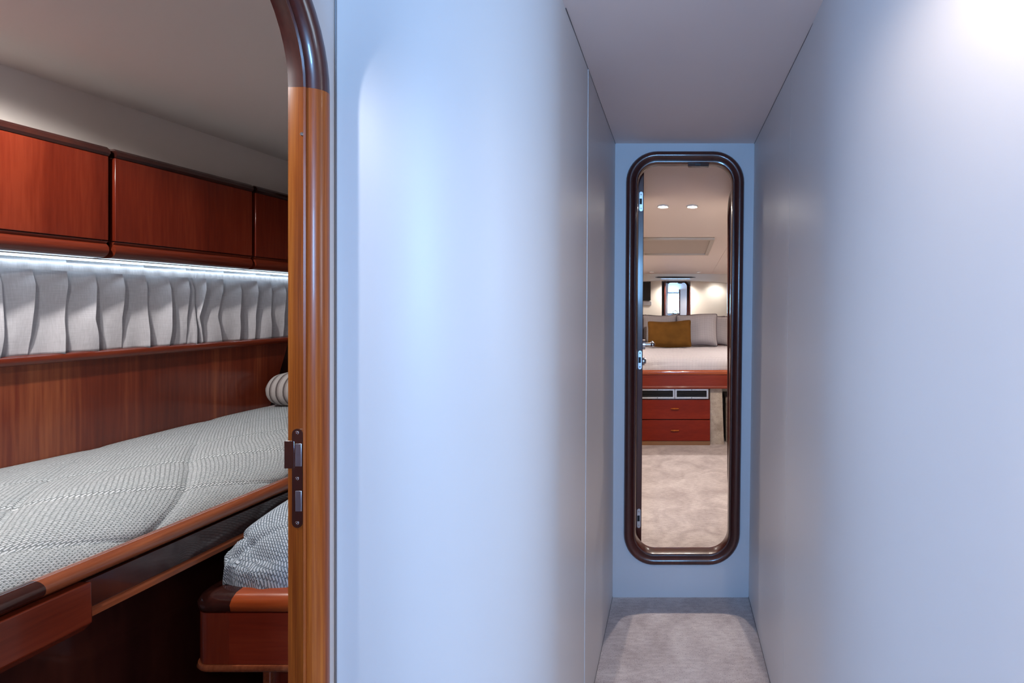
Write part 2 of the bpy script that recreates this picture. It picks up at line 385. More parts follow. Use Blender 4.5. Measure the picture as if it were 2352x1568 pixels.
MB().box(x0+.03, x0+.055, YE-.006, YE-.001, 1.883, 1.890).build('catch_plate', slat_m, kp)

# left door wall (fore-and-aft) with its rounded doorway into the bunk cabin
DX = -.60
dpath, didx = rrect(.27, .80, .19, 1.866, .23, 16)
mb = hole_wall(MB(), lambda a, b, t: (t, a, b), -2.3, .868, 0, CZ, off(dpath, .025), DX-.004, DX-.044)
struct(mb.build('wall_door_side', wall_m), 'narrow strip of white wall between wooden door frame and curved panel')
struct(MB().box(DX-.003, DX+.0004, .8490, .8505, 0, CZ).build('trim_corner', plain('grey_bead', (.25, .25, .27), .6)))
dprof = [(0, -.046), (0, -.0215), (-.0015, -.0195), (0, -.0165), (.0025, -.0170), (.003, -.012), (.006, -.004), (.011, .002), (.018, .005), (.026, .004), (.033, .000), (.0335, -.004), (.0335, -.044), (.028, -.050), (.006, -.050)]
d2 = sempty('door_2', (DX, .54, .19), 'rounded varnished wooden doorway frame into the bunk cabin on the left')
ptD = lambda a, b, d: (DX+d, a, b)
NP = len(dpath)
c = didx
frame_part(seg(dpath, c[0][1], c[1][0]), dprof, ptD, False).build('jamb', teak, d2, smooth=True, sharp=40)
frame_part(seg(dpath, c[2][1], c[3][0]), dprof, ptD, False).build('jamb', teak, d2, smooth=True, sharp=40)
for k in (1, 2): frame_part(seg(dpath, *c[k]), dprof, ptD, False).build('arch', frame_dark, d2, smooth=True, sharp=40)['label'] = 'dark curved corner piece of the frame'
for k in (0, 3): frame_part(seg(dpath, *c[k]), dprof, ptD, False).build('arch', frame_dark, d2, smooth=True, sharp=40)
frame_part(seg(dpath, c[1][1], c[2][0]), dprof, ptD, False).build('head', teak, d2, smooth=True, sharp=40)
frame_part(seg(dpath, c[3][1], NP), dprof, ptD, False).build('sill', teak, d2, smooth=True, sharp=40)

def stadium(mb, cx, cz, w, h, y0, y1, n=10, pt=None):
    r = w/2; out = []
    for t0, zc in ((0, cz+h/2-r), (PI, cz-h/2+r)):
        for i in range(n+1):
            t = t0+PI*i/n; out.append((cx+r*math.cos(t), zc+r*math.sin(t)))
    pt = pt or (lambda x, y, z: (x, y, z))
    return mb.rings([[pt(x, y, z) for x, z in out] for y in (y0, y1)])
def screw(x, y, z, r, parent, d=(0, -1, 0), mat=chrome):
    d = Vector(d); p = Vector((x, y, z))
    s = MB().lathe(p, [(r, -.0005), (r, .0006), (r*.8, .0011), (r*.35, .0011), (r*.3, .0003), (0, .0003)], d, 14).build('screw', mat, parent, smooth=True)
    return s
sx0, sx1 = -.6385, -.6210
z_ = lambda py, Y=.80: EYE-(py-VY)*Y/F
sp = stadium(MB(), (sx0+sx1)/2, (z_(984)+z_(1211))/2, sx1-sx0, z_(984)-z_(1211), .7985, .8002).build('strike_plate', plate_m, d2, smooth=True)
sp['label'] = 'dull metal strike plate with two slots'
MB().box(-.6515, sx0+.004, .7984, .8000, z_(1075), z_(1012)).build('lip', plate_m, sp, bevel=.0006)
for a, bb in ((1018, 1070), (1126, 1173)):
    MB().box(sx0+.0060, sx1-.0012, .7978, .7992, z_(bb), z_(a)).build('slot', slot_m, sp, bevel=.0005)
for py in (993, 1098, 1200): screw((sx0+sx1)/2, .7983, z_(py), .0030, sp)
screw(-.6225, .7995, z_(308), .0032, d2)

# lobby behind the camera : aft bulkhead with the companionway window, side wall
mb = MB()
wpath, _ = rrect(WIN1[0], WIN1[1], WIN1[2], WIN1[3], .06, 8)
hole_wall(mb, lambda a, b, t: (a, t, b), -.64, 1.6, 0, CZ, wpath, -2.20, -2.24)
struct(mb.build('wall_back', wall_m))
mb = MB(); w2path, _ = rrect(WIN2[0], WIN2[1], WIN2[2], WIN2[3], .06, 8)
hole_wall(mb, lambda a, b, t: (t, a, b), -2.24, .6, 0, CZ, w2path, 1.6, 1.64)
struct(mb.build('wall_lobby_side', mahogany))
w2 = sempty('window_2', (1.6, -.08, 1.15), 'starboard window of the lobby')
frame_part(w2path, [(0, .04), (0, -.0), (.02, -.012), (.04, 0), (.04, .04)], lambda a, b, d: (1.6+d, a, b), True).build('window_frame', frame_dark, w2, smooth=True)
struct(MB().box(.145, .95, -1.24, -1.20, 0, CZ).build('wall_lobby_partition', wall_m))
struct(MB().box(.11, .15, -1.255, -1.185, 0, CZ).build('trim_partition_post', frame_dark, bevel=.008))
w1 = sempty('window_1', (-.07, -2.2, 1.34), 'bright companionway window')
frame_part(wpath, [(0, .04), (0, -.0), (.02, -.012), (.04, 0), (.04, .04)], lambda a, b, d: (a, -2.2-d, b), True).build('window_frame', frame_dark, w1, smooth=True)
struct(MB().box(-.30, .55, -2.2, -2.17, .05, 1.12).build('trim_step_panel', mahogany, bevel=.01), 'mahogany panel below the companionway window')

# ================================================================== lamps
def downlight(name, label, x, y, z, power, color, lens, r=.034, group=None, spot=150, rot=(0, 0, 0), blend=.6):
    t = thing(name, label, 'light', (x, y, z), group)
    MB().lathe((x, y, z), [(r*.70, .004), (r*.72, -.003), (r*.85, -.006), (r, -.003), (r, 0.001), (r*.9, .004)], (0, 0, 1), 28).build('trim_ring', ring_m, t, smooth=True)
    MB().lathe((x, y, z-.0012), [(0, .003), (r*.70, .003), (r*.70, 0), (r*.4, -.002), (0, -.0025)], (0, 0, 1), 24).build('lens', lens, t, smooth=True)
    l = bpy.data.lights.new(name, 'SPOT'); l.energy = power; l.color = color; l.spot_size = math.radians(spot); l.spot_blend = blend; l.shadow_soft_size = .022
    o = bpy.data.objects.new('lamp_light', l); COL.objects.link(o); o.location = (0, 0, -.012); o.rotation_euler = rot; o.parent = t
    return t
WARM = (1.0, .86, .74)
downlight('ceiling_downlight', 'recessed downlight above the curved right wall of the passage', .40, .50, CZ, P_LOBBY, (1.0, .82, .66), lens_m)
downlight('ceiling_downlight', 'added unseen fill downlight in the lobby ceiling behind the viewer', .55, -.75, CZ, P_LOBBY*2.4, (1.0, .78, .60), lens_m)  # added lamp out of view, for warm bounce onto the passage ceiling

# ================================================================== LEFT : bunk cabin
WA, WB = -1.768, .0864                 # hull side: X = WA + WB*Y
def onwall(px, py, a=WA):
    Y = a/((px-VX)/F-WB); return P(px, py, Y)
def hull(y, d=0): return WA+d+WB*y
Y0, Y1 = -.25, 2.06
def strip(mb, y0, y1, prof):
    """sweep a closed (d, z) profile along the hull side"""
    return mb.rings([[(hull(y, d), y, z) for d, z in prof] for y in (y0, y1)])
def strip_n(y0, y1, prof, n=1):
    mb = MB(); mb.rings([[(hull(y, d), y, z) for d, z in prof] for y in [y0+(y1-y0)*i/n for i in range(n+1)]]); return mb
# shell
BZ = 1.868
struct(MB().box(-2.0, DX-.04, Y0, 2.7, -.03, 0).build('floor_bunk_cabin', carpet_m))
struct(MB().box(-2.0, DX-.044, Y0, 2.7, BZ, BZ+.03).build('ceiling_bunk_cabin', bunk_ceil_m), 'dull grey-beige ceiling of the bunk cabin')
struct(strip_n(Y0, Y1+.6, [(-.05, 0), (0, 0), (0, BZ), (-.05, BZ)]).build('wall_hull_side', bunk_ceil_m), 'grey vinyl band above the overhead lockers')
struct(MB().box(-2.0, DX-.044, Y0-.03, Y0, 0, BZ).build('wall_bunk_aft', mahog_panel))
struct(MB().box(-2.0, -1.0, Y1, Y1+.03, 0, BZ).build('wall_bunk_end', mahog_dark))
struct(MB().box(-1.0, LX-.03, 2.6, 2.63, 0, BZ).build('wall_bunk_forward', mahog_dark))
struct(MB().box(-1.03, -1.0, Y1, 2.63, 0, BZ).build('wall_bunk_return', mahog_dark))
struct(MB().box(DX-.04, LX-.025, 1.13, 2.63, BZ-.002, CZ-.002).build('trim_cabin_head', bunk_ceil_m))
# wood panel under the sill with its slanting end
mb = MB(); a = .012
yA, yT, yB = Y0, 1.968, 1.86
mb.add([(hull(y, d), y, z) for y, z in ((yA, .80), (yA, 1.13), (yT, 1.13), (yB, .80)) for d in (.002, a)],
       [(0, 2, 4, 6), (1, 7, 5, 3), (0, 1, 3, 2), (2, 3, 5, 4), (4, 5, 7, 6), (6, 7, 1, 0)])
struct(mb.build('wall_panel_hull', mahog_panel), 'red-brown wood panel between curtain sill and bunk mattress')
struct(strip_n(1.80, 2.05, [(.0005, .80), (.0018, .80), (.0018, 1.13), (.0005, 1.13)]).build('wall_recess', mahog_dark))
# sill moulding
sz = 1.147
pr = [(-.02, sz-.002)]+[(.022+.014*math.cos(t), sz-.014+.013*math.sin(t)) for t in [PI/2-PI*i/8 for i in range(9)]]+[(-.02, sz-.028)]
struct(strip_n(Y0, 2.04, pr).build('trim_sill', mahog_h, smooth=True, sharp=60), 'rounded mahogany sill below the curtain')

# overhead lockers
LA = .108                              # face stands this far off the hull side
LZ0, LZ1 = 1.402, 1.700
lock_x = [(-400, 252, 'leftmost mahogany overhead locker, cut by the edge of the photo'), (262, 581, 'wide middle mahogany overhead locker between the two dark joints'), (586, 760, 'short mahogany overhead locker next to the wooden door frame')]
for px0, px1, lab in lock_x:
    ya = onwall(px0, 500, WA+LA).y if px0 > -300 else .45
    yb = min(onwall(px1, 500, WA+LA).y, 2.05)
    t = thing('overhead_locker', lab, 'cabinet', (hull((ya+yb)/2, LA), (ya+yb)/2, LZ0), 'overhead lockers')
    g = .0025
    strip_n(ya+g, yb-g, [(.004, LZ0+.03), (LA-.018, LZ0+.03), (LA-.018, LZ1), (.004, LZ1)]).build('body', mahogany, t)
    strip_n(ya+g, yb-g, [(LA-.017, LZ0+.0475), (LA, LZ0+.0475), (LA, LZ1-.021), (LA-.017, LZ1-.021)]).build('door', mahogany, t, bevel=.0012)
    strip_n(ya+g, yb-g, [(LA-.018, LZ1-.020), (LA+.001, LZ1-.020), (LA+.006, LZ1-.013), (LA+.004, LZ1-.003), (LA-.004, LZ1+.004), (.02, LZ1+.004), (.02, LZ1-.003)]).build('top_rail', mahog_dark, t, smooth=True)
    pr = [(LA-.017, LZ0+.045), (LA-.001, LZ0+.045)]+[(LA-.022+.024*math.cos(q), LZ0+.022+.022*math.sin(q)) for q in [PI*.28-PI*.78*i/8 for i in range(9)]]+[(LA-.06, LZ0), (LA-.06, LZ0+.028)]
    strip_n(ya+g, yb-g, pr).build('bottom_rail', mahog_h, t, smooth=True, sharp=50)

# LED strip under the lockers
t = thing('led_strip_light', 'bright cool white light strip under the overhead lockers', 'light', (hull(1.2, .04), 1.2, LZ0))
ly0, ly1 = .45, 2.03
strip_n(ly0, ly1, [(.026, LZ0+.022), (.046, LZ0+.022), (.046, LZ0-.002), (.026, LZ0-.002)]).build('housing', alu, t)
strip_n(ly0, ly1, [(.030, LZ0-.0015), (.044, LZ0-.0015), (.043, LZ0-.006), (.037, LZ0-.008), (.031, LZ0-.006)]).build('diffuser', led_m, t, smooth=True)
la = area('strip_light', (0, 0, 0), (0, 0, 0), .015, ly1-ly0, P_LED, (.72, .87, 1.0))
la.location = (hull((ly0+ly1)/2, .037)-hull(1.2, .04), (ly0+ly1)/2-1.2, -.010); la.rotation_euler = (0, 0, -math.atan(WB)); la.parent = t

# pleated curtains
def curtain(name, label, edges, group):
    """edges: list of (px top, px middle, px bottom) of every pleat edge, left to right"""
    zt, zb = LZ0-.004, sz-.004
    rows = 28; t = thing(name, label, 'curtain', (hull(onwall(edges[0][0], 600).y, .02), onwall(edges[0][0], 600).y, zb), group)
    ys = [[onwall(p, 700, WA+.02).y for p in e] for e in edges]
    mb = MB(); uv = []; nc = 7
    rings = []
    for r in range(rows+1):
        v = r/rows                      # 0 top, 1 bottom
        z = zt+(zb-zt)*v
        row = []
        def edge(k):
            a, m, b_ = ys[k]
            return a+(m-a)*min(1, v*1.55) if v < .645 else m+(b_-m)*(v-.645)/.355
        for k in range(len(ys)-1):
            e0, e1 = edge(k), edge(k+1)
            amp = (.006+.017*min(1, v*3.5))*(1-.25*max(0, v-.8)/.2)
            for c_ in range(nc):
                s = c_/(nc-1)
                d = .010+amp*(.10+.9*s**1.5)+.0035*math.sin(6.0*s+k*1.9+v*3)*v
                d += .004*math.sin(k*2.3+v*5)
                y = e0+(e1-e0)*s
                if c_ == nc-1: y -= .0005
                row.append((hull(y, d), y, z)); uv.append((y+k*.03, z))
        rings.append(row)
    n = len(rings[0])
    mb.rings(rings, False, False, False)
    o = mb.build('cloth', curtain_m, t, smooth=True, uv=uv, sharp=60)
    md = o.modifiers.new('thick', 'SOLIDIFY'); md.thickness = .0012; md.offset = 0
    # gathered heading tape
    hp = MB(); m_ = 60; ya, yb = ys[0][0], ys[-1][0]; rr = []
    for i in range(m_*2+1):
        y = ya+(yb-ya)*i/(m_*2); w_ = .0016*math.sin(i*1.35)
        rr.append([(hull(y, .030+w_), y, zt-.012), (hull(y, .0315+w_), y, zt-.012), (hull(y, .0335+w_), y, zt-.034), (hull(y, .032+w_), y, zt-.034)])
    hp.rings(rr).build('heading_tape', curtain_m, t, smooth=True, uv=[(p[1], p[2]) for r_ in rr for p in r_])
    return t
EL = [(-2000, -2000, -2010), (-1500, -1510, -1500), (-1150, -1150, -1160), (-880, -890, -880), (-650, -655, -650), (-450, -452, -450), (-280, -282, -280), (-130, -132, -134), (-5, -6, -8), (70, 64, 62), (151, 141, 140), (222, 204, 220), (276, 272, 279), (330, 334, 336), (386, 382, 383), (426, 423, 425), (440, 443, 446)]
ER = [(440.5, 446, 448), (474, 448, 464), (514, 494, 506), (553, 542, 546), (587, 580, 581), (622, 615, 618), (653, 645, 648), (690, 684, 686), (735, 730, 730)]
curtain('pleated_curtain', 'wide grey pleated curtain on the left, ending at the bright fold', EL, 'curtains above the bunk')
curtain('pleated_curtain', 'short grey pleated curtain from the bright fold to the door frame', ER, 'curtains above the bunk')

# bunk
RB = .0718
def rail(y, d=0): return -.969+RB*(y-.6875)+d
def rstrip(y0, y1, prof, n=1):
    mb = MB(); mb.rings([[(rail(y, d), y, z) for d, z in prof] for y in [y0+(y1-y0)*i/n for i in range(n+1)]]); return mb
bk = thing('bunk_bed', 'long mahogany bunk built along the cabin side under the curtain', 'bed', (-1.3, 1.0, 0))
by0, by1 = .30, 2.05
pr = [(-.020+.021*math.cos(q), .834+.0145*math.sin(q)) for q in [2*PI*i/20 for i in range(20)]]
rstrip(.735, by1, pr).build('rail_cap', mahog_rail, bk, smooth=True, sharp=80)
rstrip(by0, .735, pr).build('cap_corner', mahog_dark, bk, smooth=True, sharp=80)['label'] = 'dark polished near end of the bunk rail'
ys_ = .787                             # step in the fascia
rstrip(by0, ys_, [(-.030, .818), (.004, .818), (.006, .752), (-.008, .738), (-.030, .738)]).build('fascia', mahog_h, bk, bevel=.002)['label'] = 'deeper near section of the bunk front'
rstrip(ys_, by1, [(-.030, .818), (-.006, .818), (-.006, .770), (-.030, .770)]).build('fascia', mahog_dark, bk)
rstrip(ys_+.001, by1, [(-.030, .772), (-.004, .772), (.003, .768), (.003, .760), (-.004, .756), (-.030, .756)]).build('edge_moulding', mahog_rail, bk, smooth=True)
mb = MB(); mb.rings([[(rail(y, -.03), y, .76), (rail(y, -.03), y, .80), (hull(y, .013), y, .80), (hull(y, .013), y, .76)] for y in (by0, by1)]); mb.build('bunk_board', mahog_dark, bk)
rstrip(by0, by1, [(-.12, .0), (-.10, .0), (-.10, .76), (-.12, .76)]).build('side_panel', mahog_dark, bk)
MB().box(*[rail(.62, -.10)-.006, rail(.62, -.10)+.012], .64, .66, 0, .74).build('upright', mahog_rail, bk, bevel=.004)

def quilted(name, mat, parent, S_, nu, nv, lu, lv, pitch, puff, off=(0, 0), extra=None, soft=False):
    """S_(u, v) -> point, normal-ish up displacement by quilting in metres (lu, lv: real lengths)"""
    pts = []; uv = []
    for i in range(nu+1):
        for j in range(nv+1):
            u, v = i/nu, j/nv
            p = Vector(S_(u, v)); e = 1e-3
            du = Vector(S_(min(1, u+e), v))-Vector(S_(max(0, u-e), v)); dv = Vector(S_(u, min(1, v+e)))-Vector(S_(u, max(0, v-e)))
            n = du.cross(dv)
            n = n.normalized() if n.length > 1e-12 else Vector((0, 0, 1))
            if n.z < -.2: n = -n
            a, b_ = u*lu+off[0], v*lv+off[1]
            d1 = abs(((a+b_)/pitch) % 1-.5); d2 = abs(((a-b_)/pitch) % 1-.5)
            q = 0; fade = 1-.75*max(0, min(1, (v-.45)/.3)) if soft else 1
            for d_ in (d1, d2):
                dd = (.5-d_)*pitch
                q -= fade*(puff*math.exp(-(dd/.010)**2)+puff*.6*math.exp(-(dd/.045)**2))
            if extra: q += extra(a, b_, u, v)
            pts.append(p+n*q); uv.append((a, b_))
    fs = [(i*(nv+1)+j, (i+1)*(nv+1)+j, (i+1)*(nv+1)+j+1, i*(nv+1)+j+1) for i in range(nu) for j in range(nv)]
    mb = MB().add(pts, fs)
    return mb.build(name, mat, parent, smooth=True, uv=uv, sharp=180)
# upper bunk quilt
def bunk_top(u, v):
    y = .50+u*(1.985-.50)
    xr, xw = rail(y, -.040), hull(y, .014)
    # v: 0 tucked at the rail, 1 at the wood panel
    zt = .894-.010*u+.006*math.sin(u*9)
    if v < .42:
        s = v/.42; ang = s*PI/2
        x = xr+.004-.244*(1-math.cos(ang)); z = .820+(zt-.812)*math.sin(ang)**.95
    else:
        s = (v-.42)/.58
        x = xr-.240+(xw-(xr-.240))*s; z = zt+.008+.006*math.sin(PI*s)-.020*s
    k = max(0, (.10-u)/.10)               # foot end rolls down
    z -= .045*k*k
    return (x, y, z)
def bunk_fold(a, b_, u, v):
    q = 0.0
    q -= .016*math.exp(-((a-.215)/.006)**2)*(1 if v < .36 else 0)*min(1, v*14)      # upright seam near the foot
    q -= .012*math.exp(-((b_-.06-.25*(a-.36))/.007)**2)*max(0, 1-abs(a-.42)/.12)
    q -= .010*math.exp(-((b_-.07)/.006)**2)*max(0, 1-abs(a-.20)/.16)
    return q
bq = thing('quilted_bedspread', 'grey-green quilted bedspread tucked into the long upper bunk', 'bedspread', (-1.3, 1.2, .80))
quilted('quilt', quilt_m, bq, bunk_top, 230, 130, 1.485, .80, .30, .0065, (.05, .11), bunk_fold, True)
# under-sheet at the bolster
MB().box(hull(1.9, .02), -1.13, 1.84, 2.03, .80, .884).build('mattress_edge', sheet_m, bq, bevel=.015, seg=3)

# bolster
t = thing('bolster_pillow', 'small striped grey bolster at the far end of the upper bunk', 'pillow', (-1.35, 1.85, .885))
cx0, cx1, cy, cz, R = -1.556, -1.12, 1.855, .950, .068
prof = [(.004, -.004), (.02, -.002), (.045, .008), (.060, .024), (R, .055)]
L = cx1-cx0
full = prof+[(R, L/2)]+[(r, L-h) for r, h in reversed(prof)]
rs = []; uv = []
for r, h in full:
    ring = []
    for k in range(28):
        q = 2*PI*k/28; rr = r*(1+.02*math.sin(q*9+h*40)*(1 if r < .06 else .2))
        ring.append((cx0+h, cy+rr*math.cos(q), cz+rr*.94*math.sin(q))); uv.append((h if r < R else h, q))
    rs.append(ring)
MB().rings(rs).build('cover', bolster_m, t, smooth=True, uv=uv, sharp=80)
MB().lathe((cx0-.002, cy, cz), [(0, -.004), (.010, -.002), (.012, .004), (0, .006)], (1, 0, 0), 14).build('end_button', sheet_m, t, smooth=True)

# lower berth
BY = .92
bx0, bx1 = P(430, 1400, BY).x, -.45
zc = lambda py: EYE-(py-VY)*BY/F
lb = thing('berth', 'low mahogany berth with rounded corner beside the door frame', 'bed', ((bx0+bx1)/2, 1.5, 0))
RC = .035
def corner_path(x0, y0, r, n=8, xe=bx1, ye=2.55):
    """outline of the berth front: along the side, round the corner, along the front"""
    out = [(x0, ye, -1, 0), (x0, y0+r+.02, -1, 0)]
    for i in range(n+1):
        q = PI+PI/2*i/n; out.append((x0+r+r*math.cos(q), y0+r+r*math.sin(q), math.cos(q), math.sin(q)))
    return out+[(xe, y0, 0, -1)]
path = corner_path(bx0, BY, RC)
def band(prof, path):
    mb = MB(); mb.rings([[(x+nx*d, y+ny*d, z) for d, z in prof] for x, y, nx, ny in path]); return mb
zt_, zb_ = zc(1368), zc(1410)
capp = [(-.056, zt_-.010), (-.052, zt_-.001), (-.044, zt_+.001), (-.014, zt_-.001), (-.004, zt_-.008), (.001, (zt_+zb_)/2), (-.001, zb_+.005), (-.006, zb_), (-.056, zb_)]
# the dark solid corner of the cap and the lighter straight lengths
xj = P(528, 1400, BY).x
cpath = [p for p in path[1:-1]]+[(xj, BY, 0, -1)]
band(capp, cpath).build('cap_corner', mahog_dark, lb, smooth=True, sharp=50)['label'] = 'dark polished corner of the berth rail'
band(capp, [(xj, BY, 0, -1), (bx1, BY, 0, -1)]).build('rail_cap', mahog_orange, lb, smooth=True, sharp=50)
band(capp, path[:2]).build('rail_cap', mahog_rail, lb, smooth=True, sharp=50)
zf = zc(1528)
fp = [(-.03, zb_), (-.003, zb_), (-.003, zf), (-.03, zf)]
fpath = path[1:-1]+[(xj-.004, BY, 0, -1)]
band(fp, fpath).build('corner_panel', mahogany, lb, smooth=True, sharp=50)
band(fp, [(xj-.004, BY, 0, -1), (bx1, BY, 0, -1)]).build('front_panel', mahog_x, lb)
band(fp, path[:2]).build('side_panel', mahogany, lb)
band([(-.03, zf-.001), (.000, zf-.001), (.002, zf-.007), (-.002, zf-.014), (-.03, zf-.014)], path).build('edge_moulding', mahog_rail, lb, smooth=True, sharp=50)
MB().box(bx0+.11, bx1, BY+.06, 2.5, 0, zf-.012).build('base', mahogany, lb)
MB().box(bx0+.10, bx0+.118, BY+.05, BY+.07, 0, zf-.012).build('upright', mahog_rail, lb, bevel=.004)
MB().box(bx0+.02, bx1, BY+.02, 2.5, zf-.012, zf+.03).build('berth_board', mahog_dark, lb)
lq = thing('quilted_bedspread', 'grey quilted bedspread, blue daylight put into its colour, humped over the low berth beside the door frame', 'bedspread', (-.7, 1.5, zt_))
mx0, my0 = bx0+.012, BY+.030
def berth_top(u, v):
    """u from front foot (0) to far end, v from left side (0) to right"""
    # plan position with rounded front-left corner; both borders roll down
    lu, lv = 1.5, .55
    du, dv = u*lu, v*lv
    def roll(d, r):
        if d < r: a = d/r*PI/2; return r*.42*(1-math.cos(a)), math.sin(a)**.8
        return r*.42+(d-r), 1.0
    yy, hy = roll(du, .13); xx, hx = roll(dv, .10)
    # round the plan corner
    y = my0+yy; x = mx0+xx
    if dv < .12 and du < .12:
        k = (1-dv/.12)*(1-du/.12); y += .022*k; x += .022*k
    h = min(1, (hx*hy)**.8)
    top = .094+.036*min(1, du/.35)+.010*min(1, dv/.3)
    z = zt_-.010+h*top
    return (x, y, z)
def berth_fold(a, b_, u, v):
    q = -.009*math.exp(-((a-.12-.55*b_)/.012)**2)*max(0, 1-b_/.25)*min(1, max(0, b_-.02)*14)
    q -= .007*math.exp(-((a-.24+.75*b_)/.012)**2)*max(0, 1-abs(b_-.12)/.12)
    q += .002*math.sin(a*22+b_*9)
    return q
quilted('quilt', quilt2_m, lq, berth_top, 190, 90, 1.5, .55, .26, .0055, (.07, .02), berth_fold)
downlight('ceiling_downlight', 'recessed downlight in the bunk cabin ceiling', -1.36, .86, BZ, P_BUNK*.9, (1.0, .95, .92), lens_m, spot=166, blend=.35)
downlight('ceiling_downlight', 'added unseen fill downlight over the foot of the bunk, behind the door frame', -.95, .44, BZ, P_BUNK*.36, (.94, .96, 1.0), lens_m, spot=160, blend=.4)  # added lamp out of view, brightens the berth front and door jamb

# ================================================================== FAR : master cabin beyond the doorway
MZ = 1.95
def mc(y): return EYE+.7965-.065*y     # the cabin ceiling slopes down towards the head of the bed
YM = 6.10                              # mirrored wall at the head of the bed
struct(MB().box(-1.9, 1.9, YE+.04, YM+.1, -.04, 0).build('floor_master_cabin', carpet_m), 'mottled pale carpet inside the far cabin')
mb = MB()
for xa, xb, dz in ((-1.9, .46, 0), (.4625, 1.9, 0), (.45, .47, .004)):
    ya, yb = YE+.04, YM+.1
    mb.hexa([(xa, ya, mc(ya)+dz), (xb, ya, mc(ya)+dz), (xb, yb, mc(yb)+dz), (xa, yb, mc(yb)+dz)], [(xa, ya, mc(ya)+.06), (xb, ya, mc(ya)+.06), (xb, yb, mc(yb)+.06), (xa, yb, mc(yb)+.06)])
struct(mb.build('ceiling_master_cabin', cab_ceil_m), 'beige ceiling of the far cabin with two bright downlights')
struct(MB().box(-1.9, 1.9, YM+.03, YM+.1, 0, MZ).build('wall_master_head', cab_wall_m))
for s, nm in ((-1, 'port'), (1, 'starboard')):
    struct(MB().box(min(s*1.9, s*1.94), max(s*1.9, s*1.94), YE+.04, YM+.1, 0, MZ+.03).build('wall_master_'+nm, cab_wall_m))
YV = 2.74                              # end of the little vestibule
struct(MB().box(-.30, -.26, YE+.04, YV, 0, MZ).build('wall_vestibule_port', cab_wall_m))
struct(MB().box(-1.9, -.26, YV, YV+.03, 0, MZ).build('wall_master_front', cab_wall_m), 'pale front wall of the far cabin, seen in the mirror')
mb = MB(); arc = [(.31, YV-.04), (.312, YV), (.33, YV+.03), (.42, YV+.06), (.7, YV+.09), (1.1, YV+.06), (1.9, YV-.02)]
mb.rings([[(x, y, 0), (x, y, MZ), (x+.01, y-.03, MZ), (x+.01, y-.03, 0)] for x, y in arc])
struct(mb.build('wall_master_front_curved', cab_wall_m, smooth=True), 'cream curved wall beside the doorway, seen in the mirror')
vpath, vidx = rrect(2.20, 2.665, .25, EYE+.625-.045, .10, 12)
mb = hole_wall(MB(), lambda a, b, t: (t, a, b), YE+.04, YV-.03, 0, MZ, off(vpath, .02), .31, .35)
struct(mb.build('wall_vestibule_starboard', cab_wall_m))
d3 = sempty('door_3', (.31, 2.43, .2), 'second rounded mahogany frame just inside the doorway on the right')
vprof = [(0, .03), (0, -.003), (.004, -.010), (.012, -.016), (.024, -.016), (.036, -.009), (.040, 0), (.040, .03)]
frame_part(vpath, vprof, lambda a, b, d: (.31+d, a, b), True).build('frame', frame_dark, d3, smooth=True)
MB().box(.335, .345, 2.19, 2.675, .24, 1.86).build('panel', frame_dark, d3)

# open door leaf seen edge-on
A0 = P(1463, 800, 2.16); th = .026
dirv = Vector((A0.x+th/2, 2.16, 0)).normalized()            # points away from the passage
perp = Vector((dirv.y, -dirv.x, 0))
zd0, zd1 = .20, 1.880
dl = thing('cabin_door', 'open mahogany cabin door seen edge-on inside the far doorway', 'door', (A0.x, 2.16, zd0))
def dpt(s, w, z):                       # s along the leaf, w across towards the opening
    q = Vector((lean(A0.x, z)+.001, 2.165, 0))+dirv*s+perp*w; return (q.x, q.y, z)
def dbox(mb, s0, s1, w0, w1, z0, z1):
    return mb.hexa([dpt(s0, w0, z0), dpt(s1, w0, z0), dpt(s1, w1, z0), dpt(s0, w1, z0)], [dpt(s0, w0, z1), dpt(s1, w0, z1), dpt(s1, w1, z1), dpt(s0, w1, z1)])
dbox(MB(), 0, .56, 0, th, zd0, zd1).build('leaf', frame_dark, dl, bevel=.002)
for ya, yb in ((440, 485), (805, 848), (1168, 1212)):
    za, zb2 = EYE-(ya-VY)*2.165/F, EYE-(yb-VY)*2.165/F
    mb = MB(); n = 8; w0, w1 = .006, .022; r = (w1-w0)/2; out = []
    for t0, zc_ in ((0, za-r), (PI, zb2+r)):
        for i in range(n+1): q = t0+PI*i/n; out.append(((w0+w1)/2+r*math.cos(q), zc_+r*math.sin(q)))
    mb.rings([[dpt(s, w_, z) for w_, z in out] for s in (-.0012, .001)])
    lt = mb.build('latch_plate', alu, dl)
    zm = (za+zb2)/2
    dbox(MB(), -.0022, .0, .007, .018, zm-.013, zm+.013).build('bolt_hole', dark_m, lt)
    for dz in (-.031, .031):
        q = dpt(-.0012, .014, zm+dz); screw(q[0], q[1], q[2], .0035, lt, (-dirv.x, -dirv.y, 0))
zh = EYE-(791-VY)*2.22/F
pa = Vector(dpt(.055, th, zh)); pb = pa+perp*.012
MB().cyl(pa, pb, .024, 24).build('rose', chrome, dl, smooth=True)
mb = MB().cyl(pb, pa+perp*.044, .0078, 16); mb.tube([pa+perp*.044, pa+perp*.046+dirv*.02, pa+perp*.046+dirv*.06, pa+perp*.046+dirv*.11], .0085, 12)
mb.lathe(tuple(pa+perp*.046), [(.0115*math.sin(PI*i/10), -.0115*math.cos(PI*i/10)) for i in range(11)], (0, 0, 1), 20)
mb.build('lever', chrome, dl, smooth=True)
zk = EYE-(829-VY)*2.22/F; pk = Vector(dpt(.055, th, zk))
MB().lathe(tuple(pk), [(.020, 0), (.020, .008), (.013, .010), (.011, .016), (0, .017)], tuple(perp), 20).build('lock_rose', plate_m, dl, smooth=True)

